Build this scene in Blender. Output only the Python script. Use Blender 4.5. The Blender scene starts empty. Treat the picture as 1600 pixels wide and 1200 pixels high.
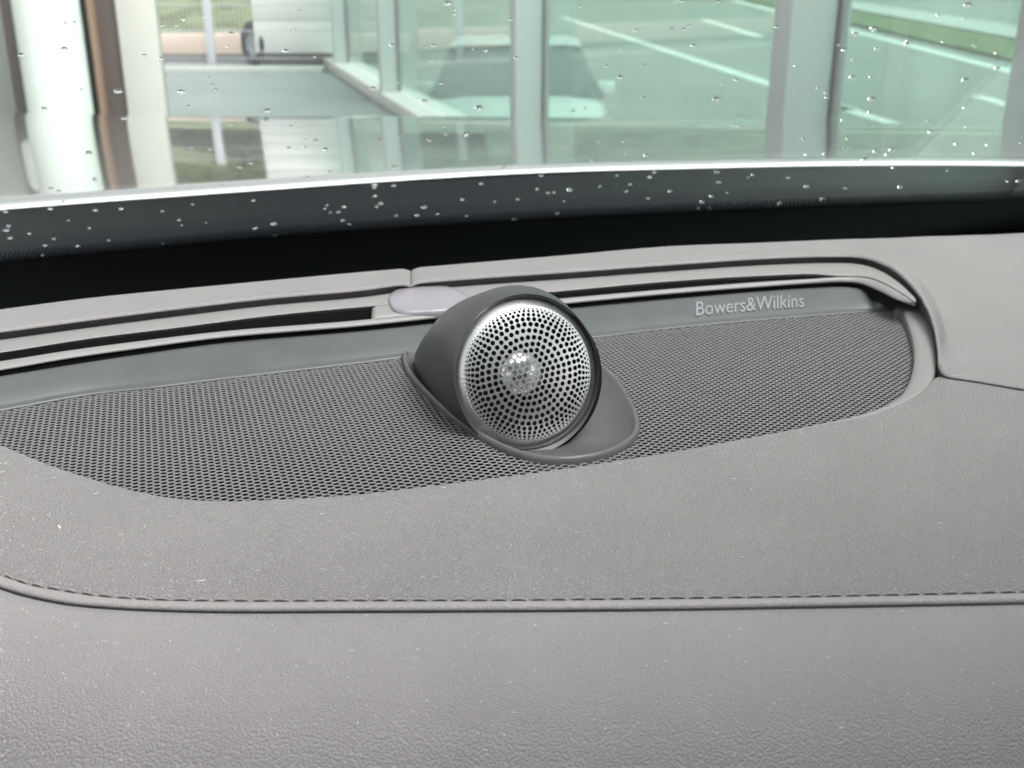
import bpy, bmesh, math, random
from mathutils import Vector, Matrix, geometry

rnd = random.Random(7)
R = math.radians
scene = bpy.context.scene
COL = scene.collection

# ------------------------------------------------------------------ camera
Z0 = 1.10                      # height of the speaker mesh above the ground outside
CAM = Vector((0.0, 0.0, Z0 + 0.167))
FPX = 1716.0                   # focal length in pixels of the 1600 x 1200 photograph
PITCH = R(21.0)
cam_d = bpy.data.cameras.new('camera')
cam = bpy.data.objects.new('camera', cam_d)
COL.objects.link(cam)
cam.location = CAM
cam.rotation_euler = (math.pi / 2 - PITCH, 0, 0)
cam_d.sensor_width = 36
cam_d.lens = FPX / 1600 * 36
cam_d.clip_start = 0.01
cam_d.clip_end = 2000
cam_d.dof.use_dof = True
cam_d.dof.focus_distance = 0.385
cam_d.dof.aperture_fstop = 21.5
scene.camera = cam

# ------------------------------------------------------------------ world, sun, exposure
SUN_EL, SUN_AZ = R(58), R(138)          # azimuth clockwise from +Y
world = bpy.data.worlds.new('World')
scene.world = world
world.use_nodes = True
wn, wl = world.node_tree.nodes, world.node_tree.links
wn.clear()
sky = wn.new('ShaderNodeTexSky')
sky.sky_type = 'NISHITA'
sky.sun_disc = False
sky.sun_elevation = SUN_EL
sky.sun_rotation = SUN_AZ
sky.air_density = 1.0
sky.dust_density = 6.0
hs = wn.new('ShaderNodeHueSaturation')
hs.inputs['Saturation'].default_value = 0.05
bg = wn.new('ShaderNodeBackground')
bg.inputs['Strength'].default_value = 0.15
wo = wn.new('ShaderNodeOutputWorld')
wl.new(sky.outputs[0], hs.inputs['Color'])
wl.new(hs.outputs[0], bg.inputs[0])
wl.new(bg.outputs[0], wo.inputs[0])
sun_d = bpy.data.lights.new('sun', 'SUN')
sun_d.energy = 1.5
sun_d.angle = R(25)
sun_d.color = (1.0, 0.98, 0.97)
sun = bpy.data.objects.new('sun', sun_d)
COL.objects.link(sun)
sdir = Vector((math.sin(SUN_AZ) * math.cos(SUN_EL), math.cos(SUN_AZ) * math.cos(SUN_EL), math.sin(SUN_EL)))
sun.rotation_euler = (-sdir).to_track_quat('-Z', 'Y').to_euler()
sun.location = (0, 0, 8)
vs = scene.view_settings
vs.view_transform = 'Standard'
vs.look = 'None'
vs.gamma = 1
vs.exposure = 1.3
vs.use_curve_mapping = False
scene.cycles.max_bounces = 9
scene.cycles.transparent_max_bounces = 16
scene.cycles.caustics_reflective = False
scene.cycles.caustics_refractive = False
scene.cycles.use_denoising = True

# ------------------------------------------------------------------ helpers
FW = Vector((0, math.cos(PITCH), -math.sin(PITCH)))
UP = Vector((0, math.sin(PITCH), math.cos(PITCH)))
RT = Vector((1, 0, 0))


def ray(u, v):
    return RT * ((u - 800) / FPX) + UP * ((600 - v) / FPX) + FW


def at(u, v, h):
    """point of the place at height h (metres above the speaker mesh)"""
    d = ray(u, v)
    t = (Z0 + h - CAM.z) / d.z
    return CAM + d * t


def ground(u, v, z):
    return at(u, v, z - Z0)


def at_y(u, v, y):
    d = ray(u, v)
    return CAM + d * (y / d.y)


def on_plane(u, v, p, n):
    d = ray(u, v)
    return CAM + d * ((p - CAM).dot(n) / d.dot(n))


def lerp(a, b, t):
    return a + (b - a) * t


def spline(pts, n, dense=12):
    """Catmull-Rom through tuples, resampled to n evenly spaced tuples"""
    P = [Vector(p) for p in pts]
    P = [P[0] * 2 - P[1]] + P + [P[-1] * 2 - P[-2]]
    out = []
    for i in range(1, len(P) - 2):
        p0, p1, p2, p3 = P[i - 1], P[i], P[i + 1], P[i + 2]
        d1 = max((p1 - p0).length, 1e-9) ** .5
        d2 = max((p2 - p1).length, 1e-9) ** .5
        d3 = max((p3 - p2).length, 1e-9) ** .5
        for k in range(dense):
            t = k / dense
            m1 = (p2 - p1) + ((p1 - p0) / d1 - (p2 - p0) / (d1 + d2)) * d2
            m2 = (p2 - p1) + ((p3 - p2) / d3 - (p3 - p1) / (d2 + d3)) * d2
            t2, t3 = t * t, t * t * t
            out.append(p1 * (2 * t3 - 3 * t2 + 1) + m1 * (t3 - 2 * t2 + t) + p2 * (-2 * t3 + 3 * t2) + m2 * (t3 - t2))
    out.append(P[-2].copy())
    if n is None:
        return out
    L = [0.0]
    for a, b in zip(out, out[1:]):
        L.append(L[-1] + (b - a).length)
    res, j = [], 0
    for i in range(n):
        s = L[-1] * i / (n - 1)
        while j < len(L) - 2 and L[j + 1] < s:
            j += 1
        f = (s - L[j]) / max(L[j + 1] - L[j], 1e-12)
        res.append(lerp(out[j], out[j + 1], min(max(f, 0), 1)))
    return res


class Curve:
    """a line of the dashboard, u -> (v, height)"""
    def __init__(self, pts):
        self.d = spline(pts, None, 16)

    def __call__(self, u):
        d = self.d
        if u <= d[0][0]:
            a, b = d[0], d[1]
        elif u >= d[-1][0]:
            a, b = d[-2], d[-1]
        else:
            lo, hi = 0, len(d) - 1
            while hi - lo > 1:
                m = (lo + hi) // 2
                if d[m][0] <= u:
                    lo = m
                else:
                    hi = m
            a, b = d[lo], d[hi]
        f = (u - a[0]) / max(b[0] - a[0], 1e-9)
        return lerp(a, b, f)

    def p(self, u, dv=0.0, dh=0.0):
        q = self(u)
        return at(u, q[1] + dv, q[2] * 0.001 + dh)


def setp(o, label=None, cat=None, group=None, kind=None):
    if label:
        o['label'] = label
    if cat:
        o['category'] = cat
    if group:
        o['group'] = group
    if kind:
        o['kind'] = kind
    return o


def thing(name, loc, label, cat, group=None, kind=None):
    o = bpy.data.objects.new(name, None)
    o.empty_display_size = 0.02
    COL.objects.link(o)
    o.location = loc
    return setp(o, label, cat, group, kind)


def origin(o):
    v = Vector((0, 0, 0))
    while o is not None:
        v = v + o.location
        o = o.parent
    return v


def build(name, verts, faces, mat, parent=None, smooth=True, angle=None, base=None):
    """one mesh object from world coordinates"""
    me = bpy.data.meshes.new(name)
    off = origin(parent) if parent else (Vector(base) if base else Vector((0, 0, 0)))
    me.from_pydata([tuple(Vector(v) - off) for v in verts], [], faces)
    me.validate()
    if smooth:
        me.polygons.foreach_set('use_smooth', [True] * len(me.polygons))
        if angle is not None:
            me.set_sharp_from_angle(angle=R(angle))
    me.update()
    o = bpy.data.objects.new(name, me)
    COL.objects.link(o)
    if mat:
        me.materials.append(mat)
    if parent:
        o.parent = parent
    elif base:
        o.location = base
    return o


def recalc(o, flip=False):
    bm = bmesh.new()
    bm.from_mesh(o.data)
    bmesh.ops.recalc_face_normals(bm, faces=bm.faces)
    if flip:
        bmesh.ops.reverse_faces(bm, faces=bm.faces)
    bm.to_mesh(o.data)
    bm.free()


def loft(name, rows, mat, parent=None, smooth=True, angle=None, closed=False, flip=False):
    n = len(rows[0])
    verts = [p for r in rows for p in r]
    faces = []
    for j in range(len(rows) - 1):
        for i in range(n if closed else n - 1):
            a, b = j * n + i, j * n + (i + 1) % n
            f = (a, b, b + n, a + n)
            faces.append(f[::-1] if flip else f)
    return build(name, verts, faces, mat, parent, smooth, angle)


def box_data(c, sx, sy, sz, rot=0.0, bev=0.0):
    bm = bmesh.new()
    bmesh.ops.create_cube(bm, size=1)
    bmesh.ops.scale(bm, vec=(sx, sy, sz), verts=bm.verts)
    if bev > 0:
        bmesh.ops.bevel(bm, geom=bm.edges[:], offset=bev, segments=2, profile=.6, affect='EDGES')
    m = Matrix.Translation(c) @ Matrix.Rotation(rot, 4, 'Z')
    bm.verts.ensure_lookup_table()
    v = [m @ x.co for x in bm.verts]
    f = [[x.index for x in p.verts] for p in bm.faces]
    bm.free()
    return v, f


def box(name, c, sx, sy, sz, mat, parent=None, rot=0.0, bev=0.0, base=None):
    v, f = box_data(Vector(c), sx, sy, sz, rot, bev)
    return build(name, v, f, mat, parent, bev > 0, 40, base)


# ------------------------------------------------------------------ materials
def mat_new(name):
    m = bpy.data.materials.new(name)
    m.use_nodes = True
    nt = m.node_tree
    nt.nodes.clear()
    out = nt.nodes.new('ShaderNodeOutputMaterial')
    return m, nt, out


def principled(name, color, rough=.5, metal=0.0, spec=.5, coat=0.0, coat_rough=.05, bump=None, var=None, trans=0.0, ior=1.45, aniso=0.0):
    """bump=(scale, strength, distance, detail); var=(scale, amount)"""
    m, nt, out = mat_new(name)
    b = nt.nodes.new('ShaderNodeBsdfPrincipled')
    b.inputs['Base Color'].default_value = (*color, 1)
    b.inputs['Roughness'].default_value = rough
    b.inputs['Metallic'].default_value = metal
    b.inputs['Specular IOR Level'].default_value = spec
    b.inputs['Coat Weight'].default_value = coat
    b.inputs['Coat Roughness'].default_value = coat_rough
    b.inputs['Transmission Weight'].default_value = trans
    b.inputs['IOR'].default_value = ior
    b.inputs['Anisotropic'].default_value = aniso
    nt.links.new(b.outputs[0], out.inputs[0])
    tc = nt.nodes.new('ShaderNodeTexCoord')
    if var:
        n = nt.nodes.new('ShaderNodeTexNoise')
        n.inputs['Scale'].default_value = var[0]
        n.inputs['Detail'].default_value = 5
        nt.links.new(tc.outputs['Object'], n.inputs['Vector'])
        mr = nt.nodes.new('ShaderNodeMapRange')
        mr.inputs['From Min'].default_value = .3
        mr.inputs['From Max'].default_value = .7
        mr.inputs['To Min'].default_value = 1 - var[1]
        mr.inputs['To Max'].default_value = 1 + var[1]
        nt.links.new(n.outputs['Fac'], mr.inputs['Value'])
        mx = nt.nodes.new('ShaderNodeMix')
        mx.data_type = 'RGBA'
        mx.blend_type = 'MULTIPLY'
        mx.inputs['Factor'].default_value = 1
        mx.inputs['A'].default_value = (*color, 1)
        nt.links.new(mr.outputs[0], mx.inputs['B'])
        nt.links.new(mx.outputs['Result'], b.inputs['Base Color'])
    if bump:
        n = nt.nodes.new('ShaderNodeTexNoise')
        n.inputs['Scale'].default_value = bump[0]
        n.inputs['Detail'].default_value = bump[3]
        nt.links.new(tc.outputs['Object'], n.inputs['Vector'])
        bp = nt.nodes.new('ShaderNodeBump')
        bp.inputs['Strength'].default_value = bump[1]
        bp.inputs['Distance'].default_value = bump[2]
        nt.links.new(n.outputs['Fac'], bp.inputs['Height'])
        nt.links.new(bp.outputs[0], b.inputs['Normal'])
    return m


def leather(name, color, scale, strength, rot=0.0, stretch=(1, 1, 1), rough=.5):
    """pebbled synthetic leather: warped cells with creases between"""
    m, nt, out = mat_new(name)
    N, L = nt.nodes, nt.links
    b = N.new('ShaderNodeBsdfPrincipled')
    b.inputs['Roughness'].default_value = rough
    b.inputs['Specular IOR Level'].default_value = .4
    L.new(b.outputs[0], out.inputs[0])
    tc = N.new('ShaderNodeTexCoord')
    mp = N.new('ShaderNodeMapping')
    mp.inputs['Rotation'].default_value = (0, 0, rot)
    mp.inputs['Scale'].default_value = stretch
    L.new(tc.outputs['Object'], mp.inputs['Vector'])
    w = N.new('ShaderNodeTexNoise')
    w.inputs['Scale'].default_value = scale * .35
    w.inputs['Detail'].default_value = 3
    L.new(mp.outputs[0], w.inputs['Vector'])
    sub = N.new('ShaderNodeVectorMath')
    sub.operation = 'SUBTRACT'
    sub.inputs[1].default_value = (.5, .5, .5)
    L.new(w.outputs['Color'], sub.inputs[0])
    sc = N.new('ShaderNodeVectorMath')
    sc.operation = 'SCALE'
    sc.inputs['Scale'].default_value = 0.8 / scale
    L.new(sub.outputs[0], sc.inputs[0])
    ad = N.new('ShaderNodeVectorMath')
    L.new(mp.outputs[0], ad.inputs[0])
    L.new(sc.outputs[0], ad.inputs[1])
    v = N.new('ShaderNodeTexVoronoi')
    v.voronoi_dimensions = '2D'
    v.feature = 'SMOOTH_F1'
    v.inputs['Smoothness'].default_value = .35
    v.inputs['Scale'].default_value = scale
    L.new(ad.outputs[0], v.inputs['Vector'])
    mr = N.new('ShaderNodeMapRange')
    mr.interpolation_type = 'SMOOTHSTEP'
    mr.inputs['From Min'].default_value = .75
    mr.inputs['From Max'].default_value = .1
    L.new(v.outputs['Distance'], mr.inputs['Value'])
    n2 = N.new('ShaderNodeTexNoise')
    n2.inputs['Scale'].default_value = scale * 2.5
    n2.inputs['Detail'].default_value = 4
    L.new(mp.outputs[0], n2.inputs['Vector'])
    n3 = N.new('ShaderNodeTexNoise')
    n3.inputs['Scale'].default_value = scale * .12
    n3.inputs['Detail'].default_value = 2
    L.new(mp.outputs[0], n3.inputs['Vector'])
    m1 = N.new('ShaderNodeMath')
    m1.operation = 'MULTIPLY_ADD'
    m1.inputs[1].default_value = .35
    L.new(n2.outputs['Fac'], m1.inputs[0])
    L.new(mr.outputs[0], m1.inputs[2])
    m2 = N.new('ShaderNodeMath')
    m2.operation = 'MULTIPLY_ADD'
    m2.inputs[1].default_value = .8
    L.new(n3.outputs['Fac'], m2.inputs[0])
    L.new(m1.outputs[0], m2.inputs[2])
    bp = N.new('ShaderNodeBump')
    bp.inputs['Strength'].default_value = strength
    bp.inputs['Distance'].default_value = .0005
    L.new(m2.outputs[0], bp.inputs['Height'])
    L.new(bp.outputs[0], b.inputs['Normal'])
    # the pigment itself is a little uneven
    n4 = N.new('ShaderNodeTexNoise')
    n4.inputs['Scale'].default_value = 22
    n4.inputs['Detail'].default_value = 6
    L.new(tc.outputs['Object'], n4.inputs['Vector'])
    mr2 = N.new('ShaderNodeMapRange')
    mr2.inputs['From Min'].default_value = .3
    mr2.inputs['From Max'].default_value = .7
    mr2.inputs['To Min'].default_value = .95
    mr2.inputs['To Max'].default_value = 1.05
    L.new(n4.outputs['Fac'], mr2.inputs['Value'])
    mx = N.new('ShaderNodeMix')
    mx.data_type = 'RGBA'
    mx.blend_type = 'MULTIPLY'
    mx.inputs['Factor'].default_value = 1
    mx.inputs['A'].default_value = (*color, 1)
    L.new(mr2.outputs[0], mx.inputs['B'])
    L.new(mx.outputs['Result'], b.inputs['Base Color'])
    return m


def clear_glass(name, tint, f0=.04, rough=0.0, film=0.0):
    """pane: lets the light through with a tint, mirrors more at grazing angles (Schlick)"""
    m, nt, out = mat_new(name)
    N, L = nt.nodes, nt.links
    tr = N.new('ShaderNodeBsdfTransparent')
    tr.inputs[0].default_value = (*tint, 1)
    gl = N.new('ShaderNodeBsdfGlossy')
    gl.inputs['Roughness'].default_value = rough
    lw = N.new('ShaderNodeLayerWeight')
    lw.inputs['Blend'].default_value = .5
    pw = N.new('ShaderNodeMath')
    pw.operation = 'POWER'
    pw.inputs[1].default_value = 5
    L.new(lw.outputs['Facing'], pw.inputs[0])
    ma = N.new('ShaderNodeMath')
    ma.operation = 'MULTIPLY_ADD'
    ma.inputs[1].default_value = 1 - f0
    ma.inputs[2].default_value = f0
    L.new(pw.outputs[0], ma.inputs[0])
    mx = N.new('ShaderNodeMixShader')
    L.new(ma.outputs[0], mx.inputs[0])
    L.new(tr.outputs[0], mx.inputs[1])
    L.new(gl.outputs[0], mx.inputs[2])
    last = mx
    if film:      # thin film of dust and dried water, also an added milky haze
        tl = N.new('ShaderNodeBsdfTranslucent')
        tl.inputs[0].default_value = (.9, .92, .9, 1)
        tcn = N.new('ShaderNodeTexCoord')
        nz = N.new('ShaderNodeTexNoise')
        nz.inputs['Scale'].default_value = 9
        nz.inputs['Detail'].default_value = 6
        L.new(tcn.outputs['Object'], nz.inputs['Vector'])
        mrf = N.new('ShaderNodeMapRange')
        mrf.inputs['From Min'].default_value = .3
        mrf.inputs['From Max'].default_value = .7
        mrf.inputs['To Min'].default_value = film * .7
        mrf.inputs['To Max'].default_value = film * 1.3
        L.new(nz.outputs['Fac'], mrf.inputs['Value'])
        last = N.new('ShaderNodeMixShader')
        L.new(mrf.outputs[0], last.inputs[0])
        L.new(mx.outputs[0], last.inputs[1])
        L.new(tl.outputs[0], last.inputs[2])
    L.new(last.outputs[0], out.inputs[0])
    return m


GREY = (.222, .206, .206)
M_LOWER = leather('leather_lower', (.225, .209, .209), 1650, .6, R(10), (.72, 1.2, 1))
M_UPPER = leather('leather_upper', GREY, 1450, 1.0, R(-50), (.75, 1.2, 1))
M_PAD = leather('pad_skin', (.172, .160, .160), 1500, .3, 0, (1, 1, 1), .55)
M_FRAME = principled('grey_trim_plastic', (.180, .169, .168), .5, bump=(2500, .12, .0001, 3))
M_STRIP = principled('satin_slate_plastic', (.062, .0645, .067), .36, bump=(1800, .1, .0001, 3), var=(60, .08))
M_MESH = principled('speaker_mesh_paint', (.135, .130, .129), .42)
M_BLACK = principled('black_plastic', (.007, .007, .008), .8, spec=.12)
M_CLOTH = principled('black_cloth', (.008, .008, .009), .95, spec=.1)
M_POD = principled('charcoal_soft_plastic', (.042, .0415, .043), .46, bump=(3000, .10, .0001, 3), var=(45, .06))
M_PLINTH = principled('grey_soft_plastic', (.078, .076, .076), .42, bump=(3000, .10, .0001, 3), var=(60, .08))
M_SILVER = principled('satin_aluminium', (.56, .56, .57), .34, 1.0)
M_DOME = principled('polished_dome', (.75, .75, .77), .14, 1.0)
M_THREAD = principled('grey_thread', (.19, .178, .176), .7)
M_SENSOR = principled('lilac_sensor_plastic', (.19, .172, .195), .30)
M_FRIT = principled('black_ceramic', (.007, .0078, .0105), .6, spec=.03)
M_COWL = principled('dark_cowl_plastic', (.0045, .005, .0066), .8, spec=.01, bump=(300, .15, .001, 4))
M_SEAL = principled('seal_highlight', (.75, .75, .76), .35)  # bright highlight along the seal, put into its colour
M_GLASS = clear_glass('windshield_glass', (.968, .985, .977), .03, film=.0015)
M_WATER = principled('rain_water', (1, 1, 1), 0, trans=1, ior=1.33)
M_HOOD = principled('hood_paint', (.52, .54, .53), .12, .75, coat=1.0, coat_rough=.01)
M_LINT = principled('pale_lint', (.68, .665, .65), .9)

# ------------------------------------------------------------------ ground outside
M_PAVE = principled('paving', (.20, .225, .22), .7, var=(1.2, .08), bump=(60, .3, .004, 5))
M_ROAD = principled('asphalt', (.20, .215, .205), .8, var=(.6, .07), bump=(40, .3, .004, 5))
M_PAINT = principled('road_paint', (.60, .63, .58), .6, var=(1.5, .12))
M_GRASS = principled('grass', (.10, .135, .055), .9, var=(3, .35))
M_KERB = principled('kerb_stone', (.36, .375, .36), .8, var=(8, .08))

road = build('road', [(-300, -60, -1), (400, -60, -1), (400, 700, -1), (-300, 700, -1)], [(0, 1, 2, 3)], M_ROAD, smooth=False)
setp(road, 'grey asphalt road beyond the green glass wall', 'road', kind='structure')

# line of the glass wall, from far to near
W0, W1 = Vector((-2.46, 15.2)), Vector((1.62, 1.2))
wdir = (W1 - W0).normalized()
wnor = Vector((-wdir.y, wdir.x))       # to the road side (right)
if wnor.x < 0:
    wnor = -wnor
pv = []
for z in (0.0, -0.95):
    pv += [(-30, -20, z), (W0 + wdir * 38 - wnor * .0).to_tuple() + (z,), (W0 - wdir * .4).to_tuple() + (z,), (-2.6, 15.7, z), (-30, 15.7, z)]
pf = [(0, 1, 2, 3, 4)] + [(i, (i + 1) % 5, (i + 1) % 5 + 5, i + 5)[::-1] for i in range(5)]
pave = build('pavement', pv, pf, M_PAVE, smooth=False)
setp(pave, 'grey paved forecourt in front of the car', 'pavement', kind='structure')


def marking(a, b, wid, name='lane_marking', mat=M_PAINT, z=-.992):
    A, B = ground(*a, -1), ground(*b, -1)
    d = (B - A).to_2d().normalized()
    n = Vector((-d.y, d.x)) * wid / 2
    v = [(A.x + n.x, A.y + n.y, z), (A.x - n.x, A.y - n.y, z), (B.x - n.x, B.y - n.y, z), (B.x + n.x, B.y + n.y, z)]
    v += [(x, y, -1.003) for x, y, _ in v]
    return build(name, v, [(0, 1, 2, 3), (0, 4, 5, 1), (1, 5, 6, 2), (2, 6, 7, 3), (3, 7, 4, 0)], mat, road, smooth=False)


marking((880, 27), (1330, 173), .34)
marking((1100, 31), (1188, 58), .38)
marking((1288, 161), (1452, 211), .27)
marking((1526, 150), (1680, 197), .27)
marking((1120, -6), (1760, 158), .40)
marking((1000, -15), (1060, 3), .3)
A, B, C2, D2 = ground(1020, -28, -1), ground(1800, 118, -1), ground(1800, 140, -1), ground(1020, -16, -1)
gv = ground(1100, -14, -1), ground(1900, 172, -1), ground(1900, 128, -1), ground(1100, -24, -1)
verge = build('grass_verge', [(p.x, p.y, -.90) for p in gv] + [(p.x, p.y, -1.01) for p in gv],
              [(0, 1, 2, 3), (0, 4, 5, 1), (1, 5, 6, 2), (2, 6, 7, 3), (3, 7, 4, 0)], M_GRASS, smooth=False)
setp(verge, 'green grass verge between the road and the pale kerb', 'grass', kind='structure')
kv = ground(1100, -25.5, -1), ground(1900, 126, -1), ground(1900, 96, -1), ground(1100, -31, -1)
kerb = build('kerb', [(p.x, p.y, -.86) for p in kv] + [(p.x, p.y, -1.01) for p in kv],
             [(0, 1, 2, 3), (0, 4, 5, 1), (1, 5, 6, 2), (2, 6, 7, 3), (3, 7, 4, 0)], M_KERB, smooth=False)
setp(kerb, 'pale kerb path running beyond the grass verge', 'kerb', kind='structure')

# grassy bank behind the fence, and far bank beyond the road
def bank(name, x0, x1, y0, prof, label, seed, mat):
    r = random.Random(seed)
    rows = []
    nx = 60
    ph = [r.uniform(0, 6) for _ in range(6)]
    for (dy, z) in prof:
        row = []
        for i in range(nx + 1):
            x = lerp(x0, x1, i / nx)
            w = sum(math.sin(x * (.3 + .4 * k) + ph[k]) / (k + 1.5) for k in range(6))
            row.append((x, y0 + dy + .3 * w, z + (.12 * w * min(1, max(0, z + .3)))))
        rows.append(row)
    o = loft(name, rows, mat, None, True, flip=False)
    return setp(o, label, 'bank', kind='structure')


M_BANK = principled('bank_grass', (.125, .15, .08), .95, var=(2.2, .45), bump=(25, .8, .05, 6))
bank('grass_bank', -40, -2.7, 16.9, [(0, .22), (.9, .42), (1.8, .62), (3.2, .9), (5, 2.0), (8, 3.6), (12, 4.6), (18, 5.2)],
     'grassy bank rising behind the low beige wall and the wire fence', 3, M_BANK)
bank('far_bank', -2, 160, 74, [(0, -1.0), (3, .3), (7, 2.4), (12, 5.5), (18, 8), (30, 9)],
     'far green bank on the other side of the road', 5, principled('far_bank_scrub', (.15, .158, .14), .95, var=(.5, .3)))

def hedge(name, x0, x1, y, z0, z1, dep, n, mat, label, seed):
    r = random.Random(seed)
    v, f = [], []
    for _ in range(n):
        x = r.uniform(x0, x1)
        top = z1 * (.8 + .2 * math.sin(x * 1.7) * math.sin(x * .6 + 1))
        c = Vector((x, y + r.gauss(0, dep), r.uniform(z0, top)))
        e = Matrix.Rotation(r.uniform(0, 6.3), 3, 'Z') @ Matrix.Rotation(r.uniform(0, 3), 3, 'X')
        L = r.uniform(.06, .16)
        s_ = len(v)
        for q in ((-L, 0, 0), (0, -L * .4, .02), (L, 0, 0), (0, L * .4, .02)):
            v.append(c + e @ Vector(q))
        f.append((s_, s_ + 1, s_ + 2, s_ + 3))
    o = build(name, v, f, mat, None, False)
    return setp(o, label, 'hedge', kind='stuff')


M_HEDGE = principled('dark_foliage', (.045, .06, .03), .8, var=(3, .4))
M_SHRUB = principled('olive_foliage', (.13, .14, .05), .8, var=(2, .4))
hedge('hedge_foliage', -14, -2.9, 20.2, .7, 2.4, .4, 9000, M_HEDGE, 'dark hedge foliage on the grassy bank behind the fence', 11)
hedge('shrub_foliage', -18, -3.2, 24.0, 1.5, 6.0, .8, 14000, M_SHRUB, 'olive shrub foliage higher up the bank behind the hedge', 12)

# ------------------------------------------------------------------ low wall, cabinet, tyre, fence
M_WALL = principled('beige_render', (.62, .50, .42), .85, var=(3, .06))
M_WHITE = principled('white_sheet_metal', (.72, .715, .69), .45)
M_RUBBER = principled('tyre_rubber', (.02, .021, .024), .75)
M_GALV = principled('galvanised_steel', (.50, .50, .53), .5, .1)
M_DARKG = principled('dark_plinth', (.16, .15, .13), .8)
lw = thing('low_wall', (-4.5, 16.6, 0), 'low beige rendered wall behind the wire fence', 'wall')
box('wall_body', (-8.0, 16.6, .16), 13.0, .22, .30, M_WALL, lw, bev=.01)
box('base_course', (-8.0, 16.47, .02), 13.0, .08, .04, M_DARKG, lw)

cbx = thing('white_cabinet', (-2.95, 14.75, 0), 'tall white cabinet with grooved front behind the wire fence', 'cabinet')
cx0, cx1 = at_y(401, 100, 14.75).x, at_y(520, 100, 14.75).x
cm, cw = (cx0 + cx1) / 2, cx1 - cx0
for k in range(6):
    box('panel', (cm, 15.0, .17 + .20 + k * .40), cw, .5, .394, M_WHITE, cbx, bev=.008)
box('core', (cm, 15.0, 1.37), cw - .03, .46, 2.36, M_WHITE, cbx)
box('plinth', (cm, 15.02, .085), cw - .04, .42, .17, M_DARKG, cbx)


def tube_ring(c, axis, r_out, r_in, width, seg=40):
    """tyre profile turned about an axis"""
    ax = axis.normalized()
    a = ax.orthogonal().normalized()
    b = ax.cross(a)
    prof = [(r_in, -width * .42), (r_in + .02, -width * .5), (r_out - .05, -width * .52), (r_out - .012, -width * .42), (r_out, -width * .2),
            (r_out, width * .2), (r_out - .012, width * .42), (r_out - .05, width * .52), (r_in + .02, width * .5), (r_in, width * .42)]
    rows = []
    for i in range(seg):
        t = 2 * math.pi * i / seg
        d = a * math.cos(t) + b * math.sin(t)
        rows.append([c + d * r + ax * w for r, w in prof])
    rows.append(rows[0])
    return rows


ty = thing('spare_wheel', (cx0 - .02, 14.95, .0), 'dark tyre standing beside the white cabinet', 'wheel')
tc_ = Vector((cx0 - .04, 14.98, .28))
loft('tyre', tube_ring(tc_, Vector((.75, .66, 0)), .28, .16, .17), M_RUBBER, ty)
loft('rim', [[tc_ + Vector((.75, .66, 0)).normalized() * .05 * s + q * r for q in [Vector((-.66 * math.cos(t), .75 * math.cos(t), math.sin(t))) for t in [2 * math.pi * i / 24 for i in range(25)]]] for s, r in ((-1, .165), (-.6, .13), (-.2, .05), (-.2, .001))], M_GALV, ty)

fn = thing('wire_fence', (-3.8, 14.35, 0), 'galvanised wire mesh fence in front of the low beige wall', 'fence')
FY = 14.35


def fx(u):
    return at_y(u, 60, FY).x


bar_me = None
for i in range(46):
    u = 196 + i * 7.2
    x = fx(u)
    if abs(u - 329) < 9:
        continue
    v, f = box_data(Vector((x, FY, 1.0)), .0075, .0075, 1.9)
    build('wire', v, f, M_GALV, fn, False)
for v_ in (8, 48, 91):
    z = at_y(380, v_, FY).z
    for dy in (-.008, .008):
        box('rail', ((fx(190) + fx(528)) / 2, FY + dy, z), fx(528) - fx(190), .009, .012, M_GALV, fn)
for z in (1.55, 1.85):
    box('rail', ((fx(190) + fx(528)) / 2, FY, z), fx(528) - fx(190), .012, .012, M_GALV, fn)
for u in (329,):
    box('post', (fx(u), FY - .03, 1.0), .10, .06, 2.0, M_GALV, fn, bev=.004)
    box('post_foot', (fx(u), FY - .03, .03), .16, .14, .06, M_DARKG, fn)
kb2 = box('kerb_strip', (-8.9, 13.9, .03), 13.2, .25, .10, M_KERB, None, bev=.01)
setp(kb2, 'pale kerb strip at the foot of the wire fence', 'kerb', kind='structure')

# ------------------------------------------------------------------ building edge on the left: column, dark glazing, brown pillar, grey panel
M_COLUMN = principled('white_column_paint', (.62, .66, .62), .5, var=(1.5, .03))
M_BROWN = principled('brown_metal', (.17, .135, .125), .4, .3)
M_COPPER = principled('copper_edge', (.36, .25, .19), .4, .2)
M_PANEL = principled('warm_grey_panel', (.56, .545, .50), .6, var=(1, .04))
M_DGLASS = principled('dark_door_glass', (.06, .075, .07), .08)
M_PGLASS = principled('pale_blind_glass', (.32, .33, .29), .25)
M_CURT = principled('pale_building_render', (.62, .62, .58), .8)
YB = 6.2


def bx(u):
    return at_y(u, 150, YB).x


def prism(name, u0, u1, y, dep, z0, z1, mat, parent, bev=.004):
    x0, x1 = at_y(u0, 150, y).x, at_y(u1, 150, y).x
    return box(name, ((x0 + x1) / 2, y + dep / 2, (z0 + z1) / 2), x1 - x0, dep, z1 - z0, mat, parent, bev=bev)


colm = thing('white_column', (at_y(96, 150, 5.6).x, 5.8, 0), 'round white column in front of the building entrance', 'column')
cc = Vector((at_y(92, 150, 5.8).x, 5.8, 0))
rr = (at_y(141, 150, 5.8).x - at_y(45, 150, 5.8).x) / 2
loft('shaft', [[cc + Vector((math.cos(t) * r, math.sin(t) * r, z)) for t in [2 * math.pi * i / 48 for i in range(49)]] for r, z in ((rr, 0.12), (rr, 1.2), (rr, 3.4))], M_COLUMN, colm, flip=False)
loft('base_ring', [[cc + Vector((math.cos(t) * r, math.sin(t) * r, z)) for t in [2 * math.pi * i / 48 for i in range(49)]] for r, z in ((rr + .03, 0), (rr + .03, .12), (rr, .13))], M_PANEL, colm)

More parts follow.
